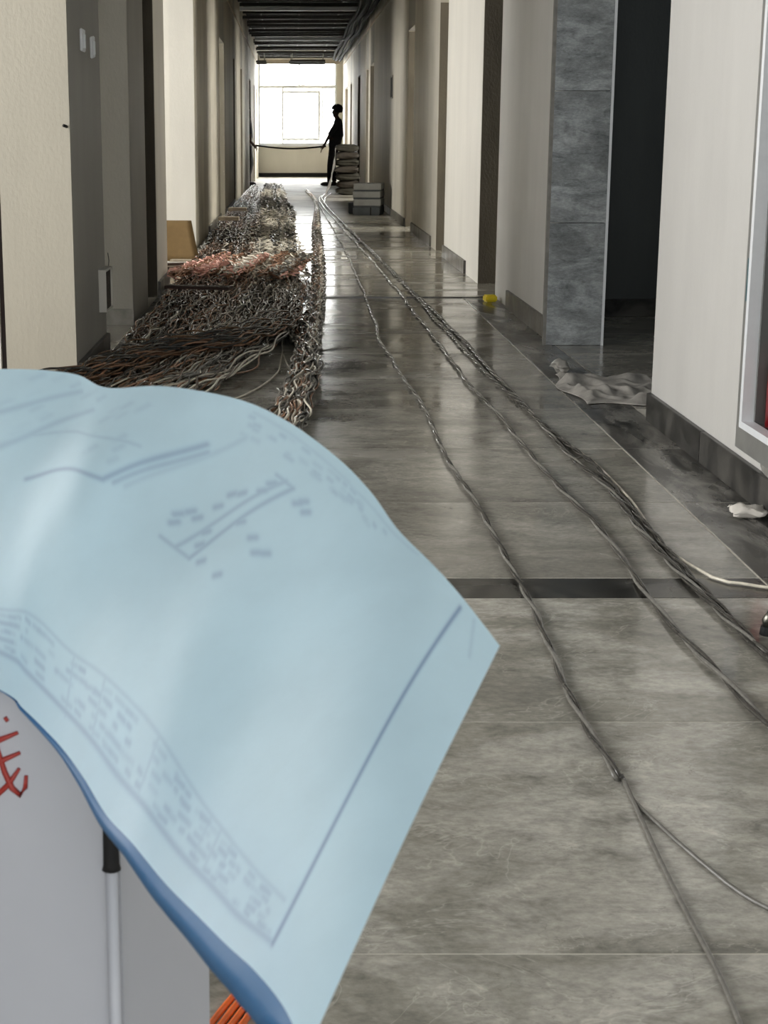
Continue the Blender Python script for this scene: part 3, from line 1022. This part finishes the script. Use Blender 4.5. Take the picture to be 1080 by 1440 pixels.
# fire hose cabinet in the near right wall
t = tag(empty('fire_cabinet', (WR, 3.7, .13)), 'recessed grey steel fire cabinet in the near right wall', 'fire cabinet')
Y1 = .89
MB().box(-.02, 0, Y1 - .075, Y1, 0, 1.75, 'frame_grey').build('outer_frame', t)
MB().box(-.02, 0, 0, Y1 - .075, 0, .07, 'frame_grey').build('outer_frame', t)
MB().box(-.02, 0, 0, Y1 - .075, 1.68, 1.75, 'frame_grey').build('outer_frame', t)
MB().box(-.02, 0, 0, .075, .07, 1.68, 'frame_grey').build('outer_frame', t)
MB().box(-.034, 0, Y1 - .10, Y1 - .075, .07, 1.66, 'alu').build('door_frame', t)
MB().box(-.034, 0, .1, Y1 - .10, .07, .09, 'alu').build('door_frame', t)
MB().box(.155, .168, .077, Y1 - .102, .078, 1.668, 'mirror_grey').build('back_panel', t)
MB().box(.0, .155, Y1 - .112, Y1 - .102, .078, 1.668, 'mirror_grey').build('side_panel', t)
MB().box(.0, .155, .09, Y1 - .112, .078, .086, 'mirror_grey').build('bottom_panel', t)
MB().box(-.022, -.018, Y1 - .05, Y1 - .02, .42, .54, 'teal').build('sticker', t)
MB().tube([(.06, Y1 - .18, .088), (.06, Y1 - .18, .25), (.06, Y1 - .18, .29), (.06, Y1 - .18, .31)], [.05, .05, .034, .014], 'red', 16).build('extinguisher', t, smooth=True)
MB().box(.02, .14, Y1 - .62, Y1 - .25, .088, .27, 'red').build('hose_box', t, bevel=.01)
MB().box(.014, .0205, Y1 - .34, Y1 - .28, .16, .19, 'cab_pink').build('label_plate', t)
o = soft_box('cement_patch', .012, .30, .14, 'cement', 8, 1.2, .004, parent=wr)
o.location = (WR - .001, 4.25, .14)


# ---------------------------------------------------------------- people
def skin_mesh(verts, edges, name, sub=2):
    me = bpy.data.meshes.new(name)
    me.from_pydata([v[0] for v in verts], edges, [])
    o = bpy.data.objects.new(name, me)
    C.objects.link(o)
    sk = o.modifiers.new('skin', 'SKIN')
    sk.use_smooth_shade = True
    for i, v in enumerate(verts):
        r = v[1]
        me.skin_vertices[0].data[i].radius = r if hasattr(r, '__len__') else (r, r)
        me.skin_vertices[0].data[i].use_root = (i == 0)
    ss = o.modifiers.new('sub', 'SUBSURF')
    ss.levels = ss.render_levels = sub
    dg = bpy.context.evaluated_depsgraph_get()
    dg.update()
    m2 = bpy.data.meshes.new_from_object(o.evaluated_get(dg))
    bpy.data.objects.remove(o)
    return m2


def garment(body, name, mat, parent, test, off=.012):
    bm = bmesh.new()
    bm.from_mesh(body)
    bm.normal_update()
    kill = [f for f in bm.faces if not test(f.calc_center_median())]
    bmesh.ops.delete(bm, geom=kill, context='FACES')
    for v in bm.verts:
        v.co += v.normal * off
    me = bpy.data.meshes.new(name)
    bm.to_mesh(me)
    bm.free()
    me.materials.clear()
    me.materials.append(M[mat])
    return link(name, me, parent)


def person(loc, label, J, flip=1):
    """J: joint dict; facing -X"""
    root = tag(empty('person', loc), label, 'person')
    V, E, ix = [], [], {}

    def add(n, p, r, par=None):
        ix[n] = len(V)
        V.append((tuple(p), r))
        if par is not None:
            E.append((ix[par], ix[n]))
    add('pelvis', J['pelvis'], (.125, .14))
    add('waist', J['waist'], (.125, .135), 'pelvis')
    add('chest', J['chest'], (.14, .155), 'waist')
    add('neck0', J['neck0'], (.06, .09), 'chest')
    add('neck', J['neck'], .048, 'neck0')
    hd = Vector(J['head'])
    add('jaw', hd + Vector((-.015, 0, -.075)), (.06, .055), 'neck')
    add('head', hd, (.088, .075), 'jaw')
    add('crown', hd + Vector((.008, 0, .065)), (.075, .065), 'head')
    for s in ('l', 'r'):
        add('hip' + s, J['hip' + s], .10, 'pelvis')
        add('knee' + s, J['knee' + s], .068, 'hip' + s)
        add('ank' + s, J['ank' + s], .036, 'knee' + s)
        add('heel' + s, Vector(J['ank' + s]) + Vector((-.03, 0, -.045)), .034, 'ank' + s)
        add('toe' + s, Vector(J['ank' + s]) + Vector((-.15, 0, -.06)), (.022, .035), 'heel' + s)
        add('sh' + s, J['sh' + s], .055, 'chest')
        add('elb' + s, J['elb' + s], .038, 'sh' + s)
        add('wri' + s, J['wri' + s], .026, 'elb' + s)
        w_ = Vector(J['wri' + s])
        d_ = (w_ - Vector(J['elb' + s])).normalized()
        p_ = w_ + d_ * .06
        add('palm' + s, p_, (.016, .034), 'wri' + s)
        side = d_.cross(Vector((0, 1, 0)))
        side = Vector((0, 1, 0))
        curl = Vector((0, 0, -1)) if s == 'r' else Vector((-.5, 0, -.5))
        for q, (o_, l_) in enumerate(((-.024, .07), (-.008, .08), (.008, .075), (.024, .058))):
            a = p_ + side * o_ + d_ * .03
            add('f%d%s' % (q, s), a, .009, 'palm' + s)
            add('g%d%s' % (q, s), a + d_ * l_ * .45 + curl * .012, .008, 'f%d%s' % (q, s))
            add('h%d%s' % (q, s), a + d_ * l_ * .7 + curl * .035, .007, 'g%d%s' % (q, s))
        add('t0' + s, p_ + Vector((-.02, -.03, .01)), .010, 'palm' + s)
        add('t1' + s, p_ + Vector((-.04, -.045, -.005)) + d_ * .02, .008, 't0' + s)
    body = skin_mesh(V, E, 'body')
    # face: push nose, brow, chin out on the -X side of the head
    for v in body.vertices:
        d = v.co - hd
        if abs(d.z) < .13 and d.x < -.03 and abs(d.y) < .06:
            k = math.exp(-((d.z + .012) / .022) ** 2 - (d.y / .014) ** 2)
            v.co.x -= .024 * k
            k = math.exp(-((d.z - .028) / .012) ** 2 - (d.y / .04) ** 2)
            v.co.x -= .007 * k
            k = math.exp(-((d.z + .085) / .02) ** 2 - (d.y / .03) ** 2)
            v.co.x -= .012 * k
            for sy in (-1, 1):
                k = math.exp(-((d.z - .010) / .010) ** 2 - ((d.y - sy * .03) / .014) ** 2)
                v.co.x += .008 * k
    body.materials.clear()
    body.materials.append(M['skin'])
    link('body', body, root)
    for sy in (-1, 1):
        soft_box('ear', .03, .012, .05, 'skin', 3, .8, .001, root, 3).location = hd + Vector((.01, sy * .078, -.01))
        soft_box('eye', .012, .022, .012, 'rag', 3, .8, 0, root, 3).location = hd + Vector((-.083, sy * .03, .01))
    MB().box(-.0, .012, -.022, .022, -.004, .004, 'ink_red').build('mouth', root, bevel=.002, loc=hd + Vector((-.088, 0, -.055)))
    bones = []
    def bone(kind, *js):
        for a, b in zip(js[:-1], js[1:]):
            bones.append((kind, Vector(V[ix[a]][0]), Vector(V[ix[b]][0])))
    bone('t', 'waist', 'chest', 'neck0')
    bone('p', 'waist', 'pelvis')
    bone('h', 'neck', 'jaw', 'head')
    for s in 'lr':
        bone('t', 'chest', 'sh' + s, 'elb' + s)
        bone('a', 'elb' + s, 'wri' + s, 'palm' + s, 'h1' + s)
        bone('p', 'hip' + s, 'knee' + s, 'ank' + s)
        bone('p', 'pelvis', 'hip' + s)
        bone('f' + s, 'heel' + s, 'toe' + s)

    def near(c):
        best = (9, '')
        for k_, a, b in bones:
            ab = b - a
            q = max(0, min(1, (c - a).dot(ab) / ab.length_squared))
            best = min(best, ((c - a - ab * q).length, k_))
        return best[1]
    garment(body, 'shirt', 'shirt', root, lambda c: near(c) == 't' or (near(c) == 'p' and c.z > J['pelvis'][2] - .04 and abs(c.y) < .16), .018)
    garment(body, 'trousers', 'trouser', root, lambda c: near(c) == 'p' and c.z > .1, .014)
    for s in 'lr':
        soft_box('shoe', .27, .10, .09, 'shoe', 4, .9, .002, root, 6).location = Vector(J['ank' + s]) + Vector((-.055, 0, -.036))
    # hair: full round mop
    bm = bmesh.new()
    bmesh.ops.create_icosphere(bm, subdivisions=4, radius=1)
    r = random.Random(3)
    for v in bm.verts:
        n = v.co.copy()
        k = 1 + .05 * math.sin(9 * n.x + 4 * n.y) * math.sin(8 * n.z + 5 * n.y) + r.uniform(-.02, .02)
        v.co = Vector((n.x * .125, n.y * .112, n.z * .105)) * k
        if v.co.x < -.07 and v.co.z < -.005:
            v.co.x = -.06
        if v.co.z < -.07:
            v.co.z = -.07 + (v.co.z + .07) * .3
    me = bpy.data.meshes.new('hair')
    bm.to_mesh(me)
    bm.free()
    me.materials.append(M['hair'])
    me.polygons.foreach_set('use_smooth', [True] * len(me.polygons))
    link('hair', me, root, hd + Vector((.022, 0, .062)))
    return root


J1 = dict(pelvis=(.02, 0, .88), waist=(.05, 0, 1.02), chest=(.10, 0, 1.22), neck0=(.10, 0, 1.37), neck=(.075, 0, 1.45), head=(.055, 0, 1.565),
          hipl=(.01, .09, .84), hipr=(.01, -.09, .84), kneel=(-.02, .10, .47), kneer=(-.06, -.09, .47), ankl=(.03, .11, .085), ankr=(-.09, -.10, .085),
          shl=(.13, .17, 1.33), shr=(.08, -.17, 1.33), elbl=(.17, .22, 1.05), elbr=(-.09, -.25, 1.08), wril=(.05, .20, .86), wrir=(-.21, -.20, .87))
person((.86, 34.5, 0), 'person in dark clothes with bushy hair standing at right, holding a pole', J1).scale = (.965,) * 3
J2 = dict(pelvis=(0, 0, .86), waist=(-.01, 0, 1.0), chest=(-.01, 0, 1.2), neck0=(0, 0, 1.35), neck=(0, 0, 1.43), head=(.02, 0, 1.54),
          hipl=(0, .09, .83), hipr=(0, -.09, .83), kneel=(-.05, .10, .46), kneer=(-.07, -.10, .46), ankl=(.0, .10, .085), ankr=(.0, -.12, .085),
          shl=(.0, .17, 1.31), shr=(0, -.17, 1.31), elbl=(.03, .21, 1.04), elbr=(.03, -.21, 1.04), wril=(-.12, .18, .88), wrir=(-.12, -.19, .86))
p2 = person((-.95, 34.35, 0), 'dark-clothed person mostly hidden at the left wall, holding the other end of the pole', J2)
p2.rotation_euler = (0, 0, PI)
pts = [(-.80 + 1.50 * t, 34.5 - .10 * t, .84 - .06 * math.sin(PI * t) * 1.0 - .02 * t) for t in [i / 24 for i in range(25)]]
tag(MB().tube(pts, .016, 'black_pipe', 8).build('bent_pipe', smooth=True), 'long thin black pipe held between the two people', 'pipe')

# ---------------------------------------------------------------- foreground: white carton, marker stick, blue drawing
ct = tag(empty('white_carton', (0, 0, 0)), 'tall white carton with red handwriting under the blue drawing', 'carton')
cx, cy = -.122, 1.06
aL = Vector((-.985, .17, 0)).normalized()     # left face runs to the left
aR = Vector((.056, .11, 0)).normalized()
c0 = Vector((cx, cy, 0))
pL, pR = c0 + aL * .42, c0 + aR * .123
pB = pL + aR * .25
mb = MB()
mb.quad([pL, c0, c0 + Vector((0, 0, .62)), pL + Vector((0, 0, .62))], 'carton_white')
mb.quad([c0, pR, pR + Vector((0, 0, .62)), c0 + Vector((0, 0, .62))], 'carton_white')
mb.quad([pR, pB, pB + Vector((0, 0, .62)), pR + Vector((0, 0, .62))], 'carton_white')
mb.quad([pB, pL, pL + Vector((0, 0, .62)), pB + Vector((0, 0, .62))], 'carton_white')
mb.quad([v + Vector((0, 0, .62)) for v in (pL, c0, pR, pB)], 'carton_white')
mb.quad([v for v in (pB, pR, c0, pL)], 'carton_white')
mb.build('body', ct)
nL = Vector((-aL.y, aL.x, 0))
if nL.y > 0:
    nL = -nL


def on_face(a, z):      # a: metres from the corner along the left face
    return c0 + aL * a + nL * .0012 + Vector((0, 0, z))


def stroke(pts, r, name='handwriting'):
    P = [on_face(a + .010, z) for a, z in pts]
    rr = [r * (.6 + .4 * math.sin(PI * i / (len(P) - 1))) for i in range(len(P))]
    m_ = MB().tube([tuple(p) for p in P], rr, 'ink_red', 6)
    return m_.build(name, ct, smooth=True)


STK = [[(.071, .603), (.069, .600)],
       [(.079, .598), (.078, .580), (.073, .562), (.068, .550), (.062, .545), (.058, .551), (.057, .560)],
       [(.089, .578), (.077, .585), (.062, .592)], [(.092, .560), (.077, .569), (.061, .577)],
       [(.062, .565), (.070, .553), (.080, .543), (.094, .533)]]
for s_ in STK:
    stroke(s_, .0023)

mk = tag(empty('marker_stick', (cx - .005, cy - .012, 0)), 'slim white stick with black cap standing against the carton corner', 'stick')
MB().tube([(0, 0, .02), (0, 0, .2), (0, 0, .500)], .0044, 'carton_white', 14).build('barrel', mk, smooth=True)
MB().tube([(0, 0, .499), (0, 0, .503), (0, 0, .55), (0, 0, .56)], [.0068, .0058, .0052, .004], 'black', 14).build('cap', mk, smooth=True)


# the drawing sheet: a bent sheet given by its two long edges (metres)
U_ = np.array([[0.1144, 0.85, 0.727], [0.0963, 0.88, 0.7461], [0.0816, 0.9, 0.7595], [0.0628, 0.93, 0.7733], [0.0472, 0.96, 0.7905], [0.0265, 1.0, 0.8047], [-0.0052, 1.05, 0.8188], [-0.0393, 1.09, 0.8266], [-0.0909, 1.13, 0.8289], [-0.1334, 1.15, 0.8248], [-0.1627, 1.18, 0.8308], [-0.2186, 1.2, 0.8311], [-0.3086, 1.24, 0.8194]])
W_ = np.array([[0.0058, 0.62, 0.6172], [-0.0035, 0.65, 0.6223], [-0.0168, 0.68, 0.6234], [-0.0312, 0.71, 0.6207], [-0.0455, 0.74, 0.6191], [-0.0663, 0.78, 0.6188], [-0.0872, 0.82, 0.6229], [-0.1061, 0.86, 0.6221], [-0.1244, 0.9, 0.629], [-0.1443, 0.94, 0.6341], [-0.1724, 0.98, 0.6428], [-0.1907, 1.0, 0.6487], [-0.2766, 1.07, 0.6605]])
NS, NTt = 420, 280


def crv(A, n):
    x = np.linspace(0, len(A) - 1, n)
    # smooth: catmull-rom
    P = np.vstack([2 * A[0] - A[1], A, 2 * A[-1] - A[-2]])
    i = np.minimum(x.astype(int), len(A) - 2)
    t = (x - i)[:, None]
    a, b, c_, d = P[i], P[i + 1], P[i + 2], P[i + 3]
    return .5 * ((2 * b) + (-a + c_) * t + (2 * a - 5 * b + 4 * c_ - d) * t ** 2 + (-a + 3 * b - 3 * c_ + d) * t ** 3)


ue, we = crv(U_, NS + 1), crv(W_, NS + 1)
tt = np.linspace(0, 1, NTt + 1)
G = ue[:, None, :] * (1 - tt)[None, :, None] + we[:, None, :] * tt[None, :, None]
ss = np.linspace(0, 1, NS + 1)[:, None]
T2 = tt[None, :]
bul = np.sin(PI * T2) * (.010 + .008 * np.sin(ss * 9 + T2 * 2.2)) + np.sin(PI * T2) * .0045 * np.sin(ss * 21 - T2 * 5) * np.clip(ss * 2, 0, 1)
bul += .010 * np.exp(-((ss - .78 - .25 * (T2 - .4)) / .07) ** 2) * np.sin(PI * T2) ** .7
G = G + bul[:, :, None] * np.array([.10, -.55, .83])
V = G.reshape(-1, 3)
idx = np.arange((NS + 1) * (NTt + 1)).reshape(NS + 1, NTt + 1)
F = np.stack([idx[:-1, :-1], idx[:-1, 1:], idx[1:, 1:], idx[1:, :-1]], -1).reshape(-1, 4)
me = bpy.data.meshes.new('drawing_sheet')
me.vertices.add(len(V)); me.vertices.foreach_set('co', V.ravel())
me.loops.add(len(F) * 4); me.loops.foreach_set('vertex_index', F.ravel().astype(np.int32))
me.polygons.add(len(F)); me.polygons.foreach_set('loop_start', np.arange(len(F), dtype=np.int32) * 4)
me.polygons.foreach_set('use_smooth', np.ones(len(F), bool))
me.update(calc_edges=True)
# printed ink as a vertex attribute in sheet coordinates (a along length, b across width; metres)
SA, SB = .58, .285
A2 = (ss * SA + 0 * T2).ravel()
B2 = (T2 * SB + 0 * ss).ravel()
ink = np.zeros(len(V))


def line(pts, wd, st_):
    global ink
    for (a0, b0), (a1, b1) in zip(pts[:-1], pts[1:]):
        ax, bx, ay, by = a0 * SA, b0 * SB, a1 * SA, b1 * SB
        dx, dy = ay - ax, by - bx
        L2_ = dx * dx + dy * dy + 1e-12
        t = np.clip(((A2 - ax) * dx + (B2 - bx) * dy) / L2_, 0, 1)
        d2 = (A2 - ax - t * dx) ** 2 + (B2 - bx - t * dy) ** 2
        ink = np.maximum(ink, st_ * np.exp(-d2 / (wd * wd)))


line([(.079, .031), (.158, .938)], .0022, .62)
low = [(.158, .938), (.258, .944), (.392, .938), (.508, .931), (.654, .925), (.762, .919), (.917, .912), (1, .91)]
line(low, .0022, .30)
inn = [(.171, .862), (.325, .85), (.433, .825), (.567, .80), (.692, .788), (.812, .788), (.917, .80), (1, .8)]
line(inn, .0016, .16)
line([(.883, .40), (.729, .356), (.6, .144)], .0024, .36)
line([(.71, .35), (.596, .162)], .0022, .26)
line([(.575, .438), (.454, .144)], .0019, .30)
line([(.600, .425), (.467, .138)], .0019, .26)
line([(.625, .419), (.575, .438)], .0018, .24)
line([(.483, .138), (.454, .144)], .0018, .24)
line([(.69, .345), (.55, .09)], .0022, .12)
line([(.917, .175), (.862, .112), (.808, .056)], .003, .18)
line([(.917, .294), (.85, .206), (.771, .106)], .003, .18)
line([(.88, .25), (.80, .22), (.68, .22)], .002, .14)
line([(.05, .018), (.033, .11)], .002, .14)
line([(.55, .02), (.454, .027), (.36, .035), (.20, .012)], .0015, .10)
rp = random.Random(4)
for k_ in range(190):            # text rows of the title block
    s0 = rp.uniform(.17, .99)
    tb = np.interp(s0, [p[0] for p in inn], [p[1] for p in inn])
    te = np.interp(s0, [p[0] for p in low], [p[1] for p in low])
    b_ = tb + (te - tb) * rp.choice([.15, .32, .5, .68, .85])
    line([(s0, b_), (s0 + rp.uniform(.004, .02), b_ + rp.uniform(-.003, .003))], .0021, rp.uniform(.10, .28))
for s0 in (.33, .36, .385, .52, .66, .74):
    line([(s0, np.interp(s0, [p[0] for p in inn], [p[1] for p in inn])), (s0 + .004, .93)], .0016, .17)
for k_ in range(46):            # note column by the upper edge
    s0 = rp.uniform(.26, .55)
    b_ = rp.uniform(.03, .085)
    line([(s0, b_), (s0 + rp.uniform(.004, .014), b_)], .002, rp.uniform(.07, .2))
for (a_, b_) in ((.588, .338), (.562, .288), (.567, .362), (.488, .319), (.462, .331), (.438, .162), (.429, .181), (.521, .45), (.546, .244), (.558, .438), (.617, .375), (.60, .33), (.53, .23), (.50, .20), (.515, .30), (.57, .40), (.49, .17), (.475, .345), (.445, .175), (.615, .35)):
    line([(a_, b_), (a_ - .010, b_ - .012)], .0026, .30)
for k_ in range(40):
    s0 = rp.uniform(.66, .99)
    b_ = rp.uniform(.02, .30)
    line([(s0, b_), (s0 - .012, b_ - .02)], .003, rp.uniform(.03, .12))
at = me.attributes.new('ink', 'FLOAT', 'POINT')
at.data.foreach_set('value', ink.astype(np.float32))


def paper(name, base, inkc, use_ink=True, trans=.25):
    t = NT(name)
    n = t.noise(t.pos(world=False), 14, 5)
    col = lin(*base)
    c = t.ramp(n, [(.3, tuple(x * .94 for x in col[:3]) + (1,)), (.7, tuple(min(1, x * 1.03) for x in col[:3]) + (1,))])
    if use_ink:
        a = t.n('ShaderNodeAttribute', attribute_name='ink')
        c = t.mix(a.outputs['Fac'], c, lin(*inkc))
    t.l(c, t.b.inputs['Base Color'])
    t.b.inputs['Roughness'].default_value = .55
    tr = t.n('ShaderNodeBsdfTranslucent')
    t.l(c, tr.inputs[0])
    mx = t.n('ShaderNodeMixShader')
    mx.inputs[0].default_value = trans
    t.l(t.b.outputs[0], mx.inputs[1])
    t.l(tr.outputs[0], mx.inputs[2])
    out = [x for x in t.t.nodes if x.type == 'OUTPUT_MATERIAL'][0]
    t.l(mx.outputs[0], out.inputs[0])
    n2 = t.noise(t.pos(world=False), 30, 3)
    t.bump(n2, .08, .01)
    return t.m


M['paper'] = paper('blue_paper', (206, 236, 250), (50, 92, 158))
M['paper_shaded'] = paper('blue_paper_shaded', (60, 116, 166), (0, 0, 0), False, .2)  # darker copy of the paper with the leaf's shade painted in
me.materials.append(M['paper'])
dr = tag(empty('blue_drawing', (0, 0, 0)), 'large curled light-blue construction drawing in the foreground', 'drawing')
link('sheet', me, dr)
# second leaf curling back below the lower edge, its shade painted darker blue
n = 120
we2 = crv(W_, n + 1)
s1 = np.linspace(0, 1, n + 1)[:, None]
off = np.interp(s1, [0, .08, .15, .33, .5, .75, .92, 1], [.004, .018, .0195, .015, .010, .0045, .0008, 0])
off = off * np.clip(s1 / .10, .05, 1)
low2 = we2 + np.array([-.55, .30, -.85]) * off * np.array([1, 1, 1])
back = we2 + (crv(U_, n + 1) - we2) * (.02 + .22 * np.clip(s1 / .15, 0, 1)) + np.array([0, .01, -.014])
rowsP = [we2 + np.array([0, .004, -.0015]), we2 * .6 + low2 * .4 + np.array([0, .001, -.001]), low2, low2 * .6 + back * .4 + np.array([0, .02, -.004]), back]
V2 = np.stack(rowsP, 1).reshape(-1, 3)
m5 = len(rowsP)
F2 = [(i * m5 + j, i * m5 + j + 1, (i + 1) * m5 + j + 1, (i + 1) * m5 + j) for i in range(n) for j in range(m5 - 1)]
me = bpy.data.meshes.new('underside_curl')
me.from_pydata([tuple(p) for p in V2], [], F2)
me.materials.append(M['paper_shaded'])
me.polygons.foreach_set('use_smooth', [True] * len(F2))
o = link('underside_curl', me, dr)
o['label'] = 'underside curl with its shade painted as darker blue'
